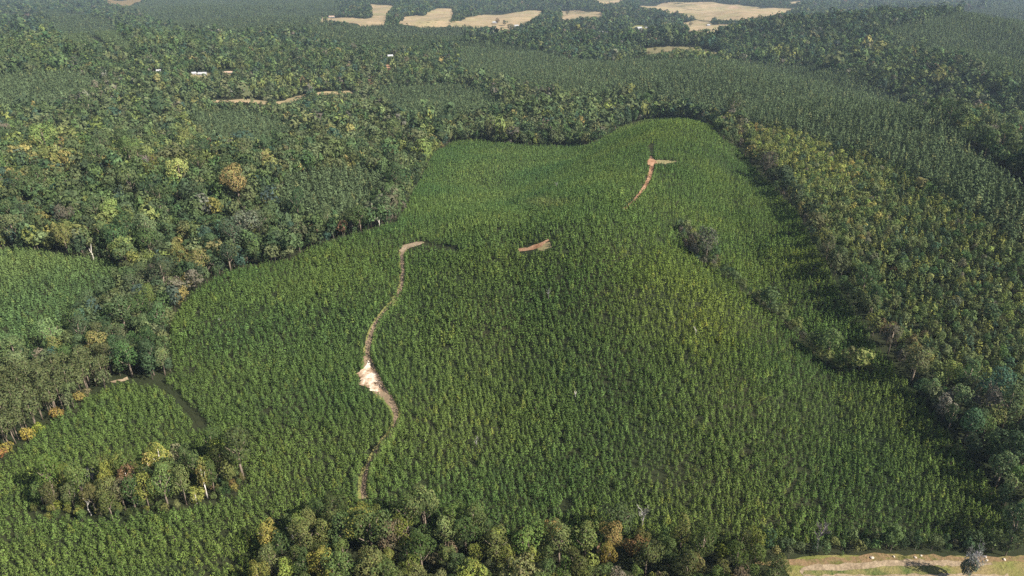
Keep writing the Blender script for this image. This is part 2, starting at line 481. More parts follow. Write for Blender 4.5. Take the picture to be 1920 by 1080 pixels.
REGIONS = [
    (MATURE, [(1180, 118), (1400, 122), (1560, 134), (1640, 165), (1700, 205), (1760, 228), (1840, 290), (1920, 345), (2400, 520), (2400, 700), (1920, 480), (1840, 420), (1760, 370), (1680, 320), (1580, 285), (1480, 245), (1400, 235), (1350, 225), (1280, 205), (1200, 190), (1120, 170), (1080, 140)]),
    (MATURE, [(230, 20), (420, -40), (620, -40), (640, 30), (600, 60), (480, 70), (330, 60)]),
    (MATURE, [(580, 55), (720, 52), (860, 56), (890, 75), (820, 100), (700, 100), (600, 85)]),
    (MATURE, [(860, 85), (960, 90), (1080, 118), (1180, 125), (1160, 190), (1000, 180), (860, 140)]),
    (MATURE, [(330, 222), (470, 214), (570, 246), (510, 290), (400, 286)]), (MATURE, [(540, 335), (690, 322), (740, 370), (690, 420), (600, 440), (520, 400)]),
    (MATURE, [(700, 170), (860, 165), (960, 205), (860, 240), (740, 225)]), (MATURE, [(-100, 150), (120, 140), (210, 160), (130, 200), (-100, 230)]), (MATURE, [(80, 20), (200, 40), (260, 100), (120, 90)]),
    (MATURE, [(1640, 60), (1900, 10), (2400, 0), (2400, 300), (1920, 180), (1800, 120), (1700, 100)]),
    (SCRUB, [(1400, 235), (1480, 245), (1580, 285), (1680, 320), (1760, 370), (1840, 420), (1920, 480), (2400, 700), (2400, 1300), (1950, 1060), (1905, 960), (1830, 850), (1760, 770), (1700, 710), (1640, 620), (1580, 530), (1520, 430), (1460, 340), (1410, 280)]),
    (YOUNG, [(850, 268), (900, 265), (1000, 276), (1090, 276), (1125, 266), (1165, 240), (1210, 226), (1280, 222), (1330, 234), (1352, 262), (1390, 285), (1450, 350), (1490, 395), (1530, 470), (1570, 540), (1610, 600), (1640, 650), (1690, 710), (1740, 770), (1790, 830), (1840, 890), (1870, 930), (1885, 980), (1890, 1040), (1840, 1042), (1560, 1042), (1480, 1046), (1440, 1052), (1500, 1300), (-400, 1300), (-400, 980), (0, 872), (50, 832), (110, 785), (180, 742), (230, 722), (300, 718), (330, 700), (318, 640), (330, 592), (370, 548), (420, 515), (480, 500), (540, 490), (580, 470), (640, 450), (700, 434), (745, 420), (765, 382), (792, 330), (812, 290)]),
    (YOUNG, [(-300, 470), (0, 470), (60, 470), (130, 484), (225, 497), (240, 522), (205, 560), (165, 592), (155, 622), (125, 652), (60, 676), (-300, 690)]),
    (STEM, [(-300, 990), (0, 868), (50, 828), (110, 780), (180, 738), (215, 716), (170, 690), (60, 720), (-300, 790)]),
    (BRUSH, [(1272, 432), (1292, 430), (1322, 474), (1372, 524), (1425, 562), (1465, 596), (1500, 624), (1540, 659), (1570, 687), (1640, 694), (1645, 701), (1580, 701), (1547, 688), (1517, 660), (1477, 616), (1437, 586), (1397, 551), (1349, 515), (1310, 496), (1282, 466)]),
    (TALL, TREELINE), (TALL, BELT), (TALL, CLUMP),
    (BRUSH, [(1440, 1030), (1560, 1020), (1700, 1018), (1880, 1015), (1890, 1042), (1560, 1041), (1440, 1048)]),
]
OPENINGS = [FIELDS[k] for k in FIELDS] + [c[0] for c in CLEARINGS.values()]
OPENINGS += [CLAYPAD, GRASSPAD, MIDPAD, MIDBAR, ENDPAD, SANDPAD, FIELD_N, [(1040, 1004), (1062, 1006), (1064, 1018), (1038, 1016)], [(1118, 1018), (1136, 1018), (1138, 1034), (1116, 1034)],
             [(203, 715), (240, 708), (242, 712), (208, 720)], [(152, 928), (180, 924), (178, 944), (154, 945)]]

STRONG = [CLEARINGS[k][0] for k in ('strip', 'strip_mid', 'strip_end')] + [MIDBAR, ENDPAD]


def inside(px, py, poly):
    a = np.array(poly, float)
    r = np.zeros(px.shape, bool)
    lo, hi = a.min(0), a.max(0)
    m = (px >= lo[0]) & (px <= hi[0]) & (py >= lo[1]) & (py <= hi[1])
    qx, qy = px[m], py[m]
    c = np.zeros(qx.shape, bool)
    for (x1, y1), (x2, y2) in zip(a, np.roll(a, -1, 0)):
        if y1 == y2:
            continue
        hit = ((y1 > qy) != (y2 > qy)) & (qx < (x2 - x1) * (qy - y1) / (y2 - y1) + x1)
        c ^= hit
    r[m] = c
    return r


def near_line(x, y, q, w):
    """distance to a centre line minus the half width given along it"""
    d = np.full(x.shape, 1e9)
    lo, hi = q.min(0) - 30, q.max(0) + 30
    m = np.where((x > lo[0]) & (x < hi[0]) & (y > lo[1]) & (y < hi[1]))[0]
    for k in range(0, len(q), 2):
        dd = np.hypot(x[m] - q[k, 0], y[m] - q[k, 1]) - w[k] / 2
        d[m] = np.minimum(d[m], dd)
    return d


def line_world(pix, width):
    a = np.array(pix, float)
    x, y, _ = P(a[:, 0], a[:, 1])
    p = np.stack([x, y], 1)
    seg = np.concatenate([[0], np.cumsum(np.linalg.norm(np.diff(p, axis=0), axis=1))])
    s = np.arange(0, seg[-1], 1.5)
    return np.stack([np.interp(s, seg, p[:, 0]), np.interp(s, seg, p[:, 1])], 1), np.full(len(s), width)


LINES = [(tq, tw + 0.7), (cq, cw + 0.2), (*line_world(DARKLANE, 2.9),), (*line_world(HIDLANE, 3.4),), (*line_world(RIDE, 3.2),)]
# old drains and rides through the far woods that show as thin dark lines
for pl, w in [([(1693, 250), (1753, 262), (1813, 277), (1847, 310), (1913, 353), (1960, 385)], 9),
              ([(130, 62), (190, 85), (230, 105), (265, 125)], 12), ([(800, 1), (812, 0)], 8)]:
    LINES.append(line_world(pl, w))

# houses first (their places keep the trees short in front)
HOUSES = [
    # px, py, turn, (length, width, wall height, roof rise), wall, roof, label
    (1197, 55, 0.25, (24, 15, 6.0, 4.5), 'white_wall', 'white_roof', 'largest white barn with a pale gabled roof, on a small bright lawn'),
    (1126, 62, 0.9, (20, 10, 4.0, 3.0), 'white_wall', 'grey_roof', 'white house with a steep grey gable, deep in far trees below the barn'),
    (1138, 63, 0.1, (14, 8, 3.4, 2.2), 'white_wall', 'white_roof', 'low white shed next to the steep grey gabled house'),
    (1081, 60, 0.0, (22, 10, 3.6, 2.2), 'white_wall', 'white_roof', 'long low building with a pale roof, between the farm yard and the barn'),
    (1328, 49, 0.2, (12, 9, 4.0, 2.6), 'white_wall', 'white_roof', 'tiny white shed at the side of the grey-tan paddock'),
    (928, 44, 0.0, (17, 9, 4.2, 2.8), 'white_wall', 'white_roof', 'white shed between round trees at the farm yard'),
    (968, 50, 0.3, (15, 9, 4.0, 2.6), 'white_wall', 'white_roof', 'white shed at the lower tip of the long straw field'),
    (622, 33, 0.0, (24, 12, 4.5, 3.2), 'white_wall', 'brown_roof', 'pale building with a tan roof beside the first hay field'),
    (380, 141, 0.15, (14, 8, 3.6, 2.4), 'white_wall', 'white_roof', 'biggest white farm house beside the orange yard'),
    (364, 140, 0.6, (7, 5, 3.0, 1.8), 'white_wall', 'white_roof', 'little white outbuilding beside the biggest farm house'),
    (298, 136, 0.4, (7, 5, 3.2, 1.8), 'white_wall', 'white_roof', 'lone white hut in the woods, away from the farm houses'),
    (428, 137, 0.0, (15, 6, 2.6, 1.4), 'white_wall', 'brown_roof', 'low tan-roofed shed in the orange earth yard'),
    (732, 108, 0.3, (11, 8, 4.0, 2.6), 'white_wall', 'white_roof', 'lone white house above a tiny orange clearing'),
    (1212, 53, 0.1, (9, 7, 3.0, 1.6), 'white_wall', 'grey_roof', 'small grey-roofed outbuilding next to the largest barn'),
]
HP = []
for h in HOUSES:
    x, y, z = P(h[0], h[1])
    HP.append((float(x[0]), float(y[0]), float(z[0]), max(h[3][0], 10)))


def box(x0, x1, y0, y1, z0, z1):
    v = [(x, y, z) for z in (z0, z1) for (x, y) in ((x0, y0), (x1, y0), (x1, y1), (x0, y1))]
    f = [(0, 3, 2, 1), (4, 5, 6, 7), (0, 1, 5, 4), (1, 2, 6, 5), (2, 3, 7, 6), (3, 0, 4, 7)]
    return v, f


def join(parts):
    V, F = [], []
    for v, f in parts:
        n = len(V)
        V += list(v)
        F += [tuple(i + n for i in q) for q in f]
    return V, F


for h, (x, y, z, _) in zip(HOUSES, HP):
    L, Wd, wh, rise = (v * 0.72 for v in h[3])
    zb = float(min(height(np.array([x - L / 2, x + L / 2, x, x]), np.array([y, y, y - Wd / 2, y + Wd / 2])))) - 0.3
    root = empty('farm_building', (x, y, zb), h[2])
    tag(root, h[6], 'building', 'far farm buildings')
    wh += 0.4
    a, b = L / 2, Wd / 2
    v = [(-a, -b, 0), (a, -b, 0), (a, b, 0), (-a, b, 0), (-a, -b, wh), (a, -b, wh), (a, b, wh), (-a, b, wh), (-a, 0, wh + rise), (a, 0, wh + rise)]
    f = [(0, 1, 5, 4), (2, 3, 7, 6), (1, 2, 6, 9, 5), (3, 0, 4, 8, 7), (4, 5, 9, 8), (6, 7, 8, 9), (0, 3, 2, 1)]
    link('wall', make_mesh('wall', v, f, [M[h[4]]]), root)
    e, th = 0.7, 0.28
    k = rise / b
    prof = [(-b - e, wh - e * k + 0.05), (0, wh + rise + 0.05), (b + e, wh - e * k + 0.05), (b + e, wh - e * k + 0.05 + th), (0, wh + rise + 0.05 + th), (-b - e, wh - e * k + 0.05 + th)]
    v = [(s * (a + 0.5), p, q) for s in (-1, 1) for p, q in prof]
    f = [(0, 1, 4, 5)[::-1], (1, 2, 3, 4)[::-1], (6, 7, 10, 11), (7, 8, 9, 10)] + [(i, (i + 1) % 6, (i + 1) % 6 + 6, i + 6) for i in range(6)]
    link('roof', make_mesh('roof', v, f, [M[h[5]]]), root)
    dv, df = box(-0.6, 0.6, -b - 0.06, -b + 0.02, 0.4, 2.6)
    link('door', make_mesh('door', dv, df, [M['door']]), root)
    for wx in (-0.32 * L, 0.3 * L):
        dv, df = box(wx - 0.7, wx + 0.7, -b - 0.06, -b + 0.02, 1.4, 2.7)
        link('window', make_mesh('window', dv, df, [M['dark_glass']]), root)


# ------------------------------------------------------------------ foliage building blocks
def norm(v):
    return v / np.maximum(np.linalg.norm(v, axis=-1, keepdims=True), 1e-9)


def soup(g, c, n, size, stretch=1.0):
    """a leaf-clump triangle at every point c, facing n"""
    k = len(c)
    t = norm(np.cross(n, g.normal(size=(k, 3))))
    b = np.cross(n, t)
    a0 = g.uniform(0, 6.283, k)
    out = np.empty((k, 3, 3))
    for j in range(3):
        a = a0 + j * 2.094 + g.uniform(-0.5, 0.5, k)
        r = size * g.uniform(0.75, 1.25, k)
        out[:, j] = c + (t * np.cos(a)[:, None] + b * np.sin(a)[:, None]) * r[:, None]
        out[:, j, 2] = c[:, 2] + (out[:, j, 2] - c[:, 2]) * stretch
    return out


def cone_pine(g, ntri, rad=0.24, base=0.12, bushy=0.72, size=None):
    """a pine of height 1: whorls of upswept tufts round a tapering leader"""
    u = g.uniform(0, 1, ntri) ** 1.25
    lay = max(4, int(ntri ** 0.5))
    u = (np.floor(u * lay) + g.uniform(0.0, 0.75, ntri)) / lay
    u = np.clip(u, 0, 0.98)
    z = base + (1 - base) * u
    prof = rad * (1 - u ** (2 * bushy)) * (0.55 + 0.45 * np.minimum(1, u * 6 + 0.4))
    spokes = g.uniform(0, 6.283, lay + 1)
    ki = np.clip((u * lay).astype(int), 0, lay)
    nb = 5
    a = spokes[ki] + np.round(g.uniform(0, nb, ntri)) * 6.283 / nb + g.normal(0, 0.35, ntri)
    rr_ = prof * g.uniform(0.55, 1.08, ntri) + 0.012
    c = np.stack([np.cos(a) * rr_, np.sin(a) * rr_, z + 0.25 * rr_], -1)
    n = norm(np.stack([np.cos(a), np.sin(a), np.full(ntri, 0.8)], -1) + g.normal(0, 0.26, (ntri, 3)))
    s = (size or 1.2 * rad / ntri ** 0.40) * (0.7 + 0.6 * (1 - u))
    t = soup(g, c, n, s, 1.15)
    # the leading shoot
    t[-1] = [(-0.02, 0, 0.9), (0.02, 0.01, 0.9), (0, 0, 1.06)]
    return t


def lobed_crown(g, ntri, rad=0.34, base=0.25, lobes=9, jit=0.42, size=None):
    """a broadleaf crown of a tree of height 1, grown from several overlapping lobes"""
    mid = np.array([0, 0, (1 + base) / 2])
    ext = np.array([rad, rad, (1 - base) / 2])
    L = g.normal(size=(lobes, 3))
    L = norm(L) * g.uniform(0.35, 0.78, (lobes, 1))
    L[0] = (0, 0, 0.55)
    L[:, 2] = L[:, 2] * 0.85 + 0.08
    lr = g.uniform(0.34, 0.52, lobes) * (9 / lobes) ** 0.4
    w = lr ** 2 / (lr ** 2).sum()
    pts, nor = [], []
    need = ntri
    while need > 0:
        k = need * 3 + 8
        li = g.choice(lobes, k, p=w)
        d = norm(g.normal(size=(k, 3)))
        p = L[li] + d * lr[li][:, None] * g.uniform(0.86, 1.04, (k, 1))
        inn = np.zeros(k, bool)
        for q in range(lobes):
            inn |= (np.linalg.norm(p - L[q], axis=1) < lr[q] * 0.8) & (li != q)
        keep = ~inn & ((d[:, 2] > -0.35) | (g.uniform(size=k) < 0.45))
        p, d = p[keep][:need], d[keep][:need]
        pts.append(p)
        nor.append(d * 0.9 + norm(p) * 0.35)
        need -= len(p)
    p, d = np.concatenate(pts), np.concatenate(nor)
    n = norm(d + g.normal(0, jit, d.shape))
    s = size or 1.75 * rad / ntri ** 0.47
    return soup(g, mid + p * ext, n, s * g.uniform(0.75, 1.25, ntri))


def tube(points, radii, sides=5):
    V, F = [], []
    for k, (p, r) in enumerate(zip(points, radii)):
        p = Vector(p)
        d = (Vector(points[min(k + 1, len(points) - 1)]) - Vector(points[max(k - 1, 0)])).normalized()
        q = d.to_track_quat('Z', 'Y')
        for s in range(sides):
            a = 6.2832 * s / sides
            V.append(tuple(p + q @ Vector((math.cos(a) * r, math.sin(a) * r, 0))))
    for k in range(len(points) - 1):
        for s in range(sides):
            F.append((k * sides + s, k * sides + (s + 1) % sides, (k + 1) * sides + (s + 1) % sides, (k + 1) * sides + s))
    F.append(tuple(range(sides))[::-1])
    F.append(tuple(range((len(points) - 1) * sides, len(points) * sides)))
    return V, F


def trunk_parts(g, top=0.8, r0=0.022, limbs=4, reach=0.2):
    parts = [tube([(0, 0, -0.03), (g.normal(0, 0.006), g.normal(0, 0.006), 0.3), (g.normal(0, 0.012), g.normal(0, 0.012), 0.6), (0, 0, top)], [r0 * 1.25, r0, r0 * 0.7, r0 * 0.2], 6)]
    for k in range(limbs):
        a = 6.283 * (k + g.uniform(-0.3, 0.3)) / max(limbs, 1)
        z0 = g.uniform(0.3, 0.55)
        parts.append(tube([(0, 0, z0), (math.cos(a) * reach * 0.5, math.sin(a) * reach * 0.5, z0 + 0.1), (math.cos(a) * reach, math.sin(a) * reach, z0 + 0.24)], [r0 * 0.6, r0 * 0.42, r0 * 0.12], 4))
    return join(parts)


def stem_tris(h0, h1, r):
    """a thin three-sided stem for the far masses"""
    t = []
    for k in range(3):
        a, b = 2.094 * k, 2.094 * (k + 1)
        p, q = (math.cos(a) * r, math.sin(a) * r), (math.cos(b) * r, math.sin(b) * r)
        t.append([(p[0], p[1], h0), (q[0], q[1], h0), (q[0] * 0.4, q[1] * 0.4, h1)])
    return np.array(t)


# ------------------------------------------------------------------ scatter
def lattice(spacing, r0, r1, ang, jitter=0.38, turn=0.0, rows=1.0):
    """jittered rows over the sector of ground ahead of the camera"""
    ex = r1 * math.sin(ang) * 1.0
    xs = np.arange(-r1 * 1.05, r1 * 1.05, spacing)
    ys = np.arange(-r1 * 1.05, r1 * 1.05, spacing * rows)
    x, y = np.meshgrid(xs, ys)
    x = x + (np.arange(len(ys)) % 2)[:, None] * spacing * 0.5
    x, y = x.ravel(), y.ravel()
    c, s = math.cos(turn), math.sin(turn)
    x, y = c * x - s * y, s * x + c * y
    r = np.hypot(x, y)
    m = (r > r0) & (r < r1) & (np.abs(np.arctan2(x, y)) < ang)
    x, y = x[m], y[m]
    x = x + rng.uniform(-jitter, jitter, len(x)) * spacing
    y = y + rng.uniform(-jitter, jitter, len(y)) * spacing * rows
    return x, y


def smooth_noise(x, y, lam, seed, n=7):
    g = np.random.default_rng(seed)
    v = 0
    for k in range(n):
        th, l = g.uniform(0, 6.28), lam * g.uniform(0.6, 1.7)
        v = v + np.sin((x * math.cos(th) + y * math.sin(th)) * 6.283 / l + g.uniform(0, 6.28))
    return v / math.sqrt(n / 2)          # roughly unit variance


def classify(x, y):
    z = height(x, y)
    px, py, dep = to_pixel(x, y, z)
    code = np.full(x.shape, WOOD)
    for c, poly in REGIONS:
        code[inside(px, py, poly)] = c
    for poly in OPENINGS:
        code[inside(px, py, poly)] = OPEN
    for q, w in LINES:
        code[near_line(x, y, q, w) < 0.45 + 0.45 * smooth_noise(x, y, 14, 61)] = OPEN
    return code, z, px, py, dep


ANG = R(46)
TREES = {}      # kind -> dict of arrays


def collect(kind, codes, x, y, extra=None):
    code, z, px, py, dep = classify(x, y)
    m = np.isin(code, codes)
    if extra is not None:
        m &= extra(px, py, x, y)
    d = dict(x=x[m], y=y[m], z=z[m], px=px[m], py=py[m], dep=dep[m], code=code[m])
    TREES.setdefault(kind, []).append(d)


x, y = lattice(1.62, 95, 780, ANG, 0.32, R(33))
collect('young', [YOUNG], x, y)
x, y = lattice(3.9, 95, 720, ANG, 0.42, R(20), 0.9)
collect('wood', [WOOD], x, y)
x, y = lattice(4.6, 720, 1500, ANG, 0.42, R(35), 0.9)
collect('wood', [WOOD], x, y)
x, y = lattice(6.6, 1500, 2600, ANG, 0.42, R(50), 0.9)
collect('wood', [WOOD], x, y)
x, y = lattice(10.0, 2600, 4300, R(42), 0.42, R(50), 0.9)
collect('wood', [WOOD], x, y)
x, y = lattice(5.0, 95, 900, ANG, 0.40, R(12), 0.9)
collect('wood', [TALL], x, y)
x, y = lattice(2.5, 95, 1000, ANG, 0.42, R(25), 0.9)
collect('wood', [BRUSH], x, y)
u_ = rng.uniform(size=len(x))
collect('wood', [SCRUB], x[u_ < 0.42], y[u_ < 0.42])
collect('mature', [SCRUB], x[u_ > 0.42], y[u_ > 0.42])
x, y = lattice(2.4, 95, 400, ANG, 0.42, R(33), 0.9)
collect('wood', [TALL], x, y, lambda px, py, x, y: inside(px, py, CLUMP))
TREES['wood'][-1]['code'][:] = BRUSH
x, y = lattice(3.7, 300, 1500, ANG, 0.48, R(-32), 1.0)
collect('mature', [MATURE], x, y)
x, y = lattice(6.0, 1500, 4300, R(42), 0.40, R(-32), 1.0)
collect('mature', [MATURE], x, y)
x, y = lattice(3.2, 95, 700, ANG, 0.42, R(12), 0.9)
collect('stem', [STEM], x, y)
for d in TREES['young']:
    g_ = (rng.uniform(size=len(d['x'])) > 0.03) & ~((smooth_noise(d['x'], d['y'], 9, 51) > 2.0) & (rng.uniform(size=len(d['x'])) < 0.8))
    for f in d:
        d[f] = d[f][g_]
# close rows of pines added on the sun side to shade both tracks
for q_, w_, sg in ((tq, tw, -1), (cq, cw, 1)):
    t_ = np.gradient(q_, axis=0)
    t_ /= np.linalg.norm(t_, axis=1)[:, None]
    off = sg * (w_ / 2 + 0.85)
    e_ = np.stack([q_[:, 0] - t_[:, 1] * off, q_[:, 1] + t_[:, 0] * off], 1) + rng.normal(0, 0.15, q_.shape)
    z_ = height(e_[:, 0], e_[:, 1])
    a_, b_, c_ = to_pixel(e_[:, 0], e_[:, 1], z_)
    TREES['young'].append(dict(x=e_[:, 0], y=e_[:, 1], z=z_, px=a_, py=b_, dep=c_, code=np.full(len(z_), 101)))
T = {k: {f: np.concatenate([d[f] for d in v]) for f in v[0]} for k, v in TREES.items()}

# --- palettes (real leaf colours, linear)
PAL = {
    'dark green': (0.054, 0.076, 0.036), 'green': (0.080, 0.106, 0.042), 'olive': (0.100, 0.114, 0.050), 'yellow-green': (0.150, 0.160, 0.052),
    'golden': (0.205, 0.172, 0.062), 'rust': (0.142, 0.102, 0.056), 'grey-brown': (0.125, 0.108, 0.078), 'red': (0.15, 0.075, 0.05), 'blue-green': (0.050, 0.078, 0.052),
}
NAMES = list(PAL)
PALA = np.array([PAL[n] for n in NAMES])
# patches of colour seen in the woods: centre and size in the picture, tree colour, share of trees
SPOTS = [(60, 330, 60, 30, 'golden', 0.18), (120, 300, 60, 30, 'yellow-green', .6), (20, 350, 40, 30, 'golden', 0.18), (150, 330, 40, 20, 'golden', 0.21), (180, 178, 50, 18, 'grey-brown', 0.33),
         (300, 320, 60, 40, 'yellow-green', .4), (380, 260, 60, 40, 'yellow-green', .4), (580, 300, 70, 40, 'golden', 0.15), (640, 310, 60, 40, 'olive', .5), (290, 325, 14, 6, 'rust', 0.42),
         (80, 388, 12, 8, 'golden', 0.48), (80, 370, 4, 4, 'red', .5), (180, 395, 14, 6, 'golden', 0.42), (85, 430, 18, 16, 'yellow-green', .7), (95, 445, 12, 10, 'golden', 0.36), (630, 240, 4, 3, 'red', .5),
         (230, 440, 26, 18, 'yellow-green', .7), (360, 470, 22, 22, 'yellow-green', .7), (345, 500, 12, 36, 'golden', 0.51), (350, 560, 12, 20, 'golden', 0.36), (270, 510, 30, 20, 'yellow-green', .5),
         (310, 570, 26, 30, 'grey-brown', 0.30), (240, 590, 30, 20, 'olive', .6), (185, 635, 10, 10, 'golden', 0.42), (380, 240, 300, 60, 'olive', .35), (740, 420, 30, 20, 'grey-brown', 0.42), (800, 300, 16, 60, 'yellow-green', .6),
         (700, 240, 50, 60, 'olive', .5), (720, 190, 60, 60, 'olive', .4), (560, 165, 80, 12, 'yellow-green', .3), (1030, 175, 40, 20, 'grey-brown', 0.30), (1000, 210, 160, 30, 'olive', .45), (900, 250, 60, 20, 'olive', .6),
         (1450, 270, 50, 30, 'yellow-green', .65), (1520, 310, 70, 40, 'yellow-green', .6), (1600, 340, 70, 40, 'golden', 0.07), (1560, 420, 60, 60, 'olive', .6), (1600, 425, 20, 20, 'golden', 0.33), (1700, 440, 60, 60, 'olive', .45),
         (1770, 415, 12, 8, 'golden', 0.42), (1830, 510, 40, 30, 'grey-brown', 0.27), (1660, 640, 30, 16, 'rust', 0.24), (1720, 650, 20, 12, 'rust', 0.21), (1720, 690, 16, 10, 'golden', 0.42), (1780, 660, 40, 40, 'olive', .6),
         (1500, 620, 30, 20, 'yellow-green', .4), (1400, 540, 40, 20, 'olive', .5), (1300, 470, 40, 40, 'grey-brown', 0.5), (1420, 245, 20, 12, 'golden', 0.30), (1400, 230, 30, 20, 'grey-brown', 0.30),
         (1230, 105, 60, 12, 'olive', .5), (300, 45, 100, 40, 'green', .4), (100, 130, 120, 60, 'green', .3)]
MIXES = {   # weights over NAMES
    'wood': [.26, .34, .27, .04, .008, .003, .03, .001, .05], 'far': [.42, .27, .12, .02, .003, .004, .03, .001, .13], 'tall': [.20, .36, .28, .06, .015, .008, .05, .0, .01],
    'scrub': [.24, .36, .24, .09, .008, .003, .04, .001, .03], 'belt': [.20, .29, .27, .12, .04, .03, .05, .0, .0],
}


def pick(weights, n):
    w = np.array(weights) / np.sum(weights)
    return rng.choice(len(w), n, p=w)


def wood_colour(d):
    n = len(d['x'])
    k = pick(MIXES['wood'], n)
    far = d['dep'] > 1100
    k[far] = pick(MIXES['far'], far.sum())
    m = (d['code'] == TALL)
    k[m] = pick(MIXES['tall'], m.sum())
    m = (d['code'] == SCRUB) | (d['code'] == BRUSH)
    k[m] = pick(MIXES['scrub'], m.sum())
    m = inside(d['px'], d['py'], BELT) | inside(d['px'], d['py'], CLUMP)
    k[m] = pick(MIXES['belt'], m.sum())
    q = inside(d['px'], d['py'], CLUMP)
    k[q] = pick([.24, .32, .22, .14, .015, .015, .04, 0, .01], q.sum())
    # neighbouring trees tend to be alike
    s1, s2 = smooth_noise(d['x'], d['y'], 70, 21), smooth_noise(d['x'], d['y'], 90, 22)
    u = rng.uniform(size=n)
    nb = ~m
    k[nb & (s1 > 1.1) & (u < .5)] = 0
    k[nb & (s1 < -1.2) & (u < .4)] = 2
    k[nb & (s2 > 1.3) & (u < .3) & ~far] = 3
    for cx, cy_, rx, ry, nm, pr in SPOTS:
        q = np.exp(-((d['px'] - cx) / rx) ** 2 - ((d['py'] - cy_) / ry) ** 2)
        k[rng.uniform(size=n) < pr * np.minimum(1, 1.5 * q)] = NAMES.index(nm)
    return k


W = T['wood']
W['k'] = wood_colour(W)
n = len(W['x'])
W['h'] = rng.lognormal(math.log(8.7), 0.33, n)
W['h'][W['dep'] > 1500] *= 1.12
W['h'][W['code'] == SCRUB] = rng.lognormal(math.log(4.4), 0.22, (W['code'] == SCRUB).sum())
W['h'][W['code'] == BRUSH] = rng.lognormal(math.log(4.6), 0.35, (W['code'] == BRUSH).sum())
W['h'][W['code'] == TALL] = rng.lognormal(math.log(10.2), 0.25, (W['code'] == TALL).sum())
W['h'][(W['code'] == TALL) & (W['px'] < 1700)] *= 0.92
m = inside(W['px'], W['py'], BELT) | inside(W['px'], W['py'], CLUMP)
W['h'][m] = rng.lognormal(math.log(10.6), 0.2, m.sum())
W['h'][inside(W['px'], W['py'], CLUMP)] *= 1.22
m = inside(W['px'], W['py'], CLUMP) & (W['code'] == BRUSH)
W['h'][m] = rng.uniform(2.0, 5.0, m.sum())
W['w'] = W['h'] * rng.uniform(0.72, 1.1, n)
W['w'][inside(W['px'], W['py'], CLUMP)] *= 0.85
m = W['dep'] > 2300
W['w'][m] *= 1.25
MT = T['mature']
n = len(MT['x'])
MT['h'] = rng.normal(8.2, 1.2, n)
m = (MT['dep'] > 1300)
MT['h'][m] *= 1.3
m = MT['code'] == SCRUB
MT['h'][m] = rng.lognormal(math.log(4.4), 0.2, m.sum())
MT['w'] = MT['h'] * rng.uniform(0.95, 1.25, n)
MT['w'][MT['dep'] > 1300] *= 1.35
MT['w'][MT['code'] == SCRUB] *= 1.15
ST = T['stem']
n = len(ST['x'])
ST['h'] = rng.normal(11.5, 1.5, n)
ST['w'] = ST['h'] * rng.uniform(0.85, 1.15, n)
Y = T['young']
n = len(Y['x'])
Y['h'] = np.clip(rng.normal(2.9, 0.5, n) + 0.25 * smooth_noise(Y['x'], Y['y'], 45, 31), 1.4, 5.2)
Y['h'][Y['code'] == 101] *= 1.3
Y['w'] = Y['h'] * rng.uniform(0.9, 1.25, n) * np.where(Y['dep'] > 500, 1.15, 1.0)

# room for the trees of the clump that are built one by one
for sx, sy, rad_ in ((313, 905, 4.2), (290, 915, 3.2), (318, 926, 4.5), (304, 930, 3), (248, 930, 3.8), (390, 935, 3), (370, 945, 3.5), (143, 935, 3.5), (335, 945, 4)):
    ax, ay, _ = P(sx, sy)
    kp = np.hypot(W['x'] - ax, W['y'] - ay) > rad_ * 0.62
    for f in W:
        W[f] = W[f][kp]

# trees standing in front of a far building stay low enough to look over
for D in (W, MT):
    for hx, hy, hz, hl in HP:
        r = math.hypot(hx, hy)
        ux, uy = hx / r, hy / r
        fwd = (hx - D['x']) * ux + (hy - D['y']) * uy
        lat = np.abs(-(D['x'] - hx) * uy + (D['y'] - hy) * ux)
        near = (lat < hl * 0.65 + 2) & (fwd > -hl * 0.8) & (fwd < 260)
        cap = np.maximum(1.5, (CAM_H - hz) / r * fwd + hz + 1.8 - D['z'])
        q = near & (D['h'] > cap)
        D['w'][q] *= np.maximum(cap[q] / D['h'][q], 0.5)
        D['h'][q] = cap[q]
        kill = (np.hypot(D['x'] - hx, D['y'] - hy) < hl * 0.75 + 2) | (near & (cap < 2.0))
        for f in D:
            D[f] = D[f][~kill]

# nothing tall grows close in front of open ground that one sees into
for D in (W, MT, Y, ST):
    hp = D['h'] * FPX / D['dep'] * np.cos(np.arctan2(CAM_H - D['z'], np.hypot(D['x'], D['y'])))
    kill = np.zeros(len(D['x']), bool)
    for poly in OPENINGS:
        for fr in ((0.25, 0.5, 0.75) if poly in STRONG else (0.25, 0.5)):
            kill |= inside(D['px'], D['py'] - fr * hp, poly)
    for f in D:
        D[f] = D[f][~kill]

# colours
Y['tint'] = np.array([0.088, 0.134, 0.036]) * np.exp(rng.normal(0, 0.16, (len(Y['x']), 1)))
s = smooth_noise(Y['x'], Y['y'], 60, 41)[:, None]
Y['tint'] *= 1 + np.clip(s, -2, 2) * np.array([0.10, 0.05, 0.02])
u = rng.uniform(size=len(Y['x']))
Y['tint'][u < 0.05] *= (1.5, 1.25, 1.1)
Y['tint'][(u > 0.05) & (u < 0.10)] *= (0.7, 0.72, 0.9)
m = Y['px'] < 300
m &= Y['py'] < 690
Y['tint'][m] *= (1.1, 1.12, 1.45)
Y['tint'][Y['py'] < 470] *= (0.98, 1.02, 1.1)
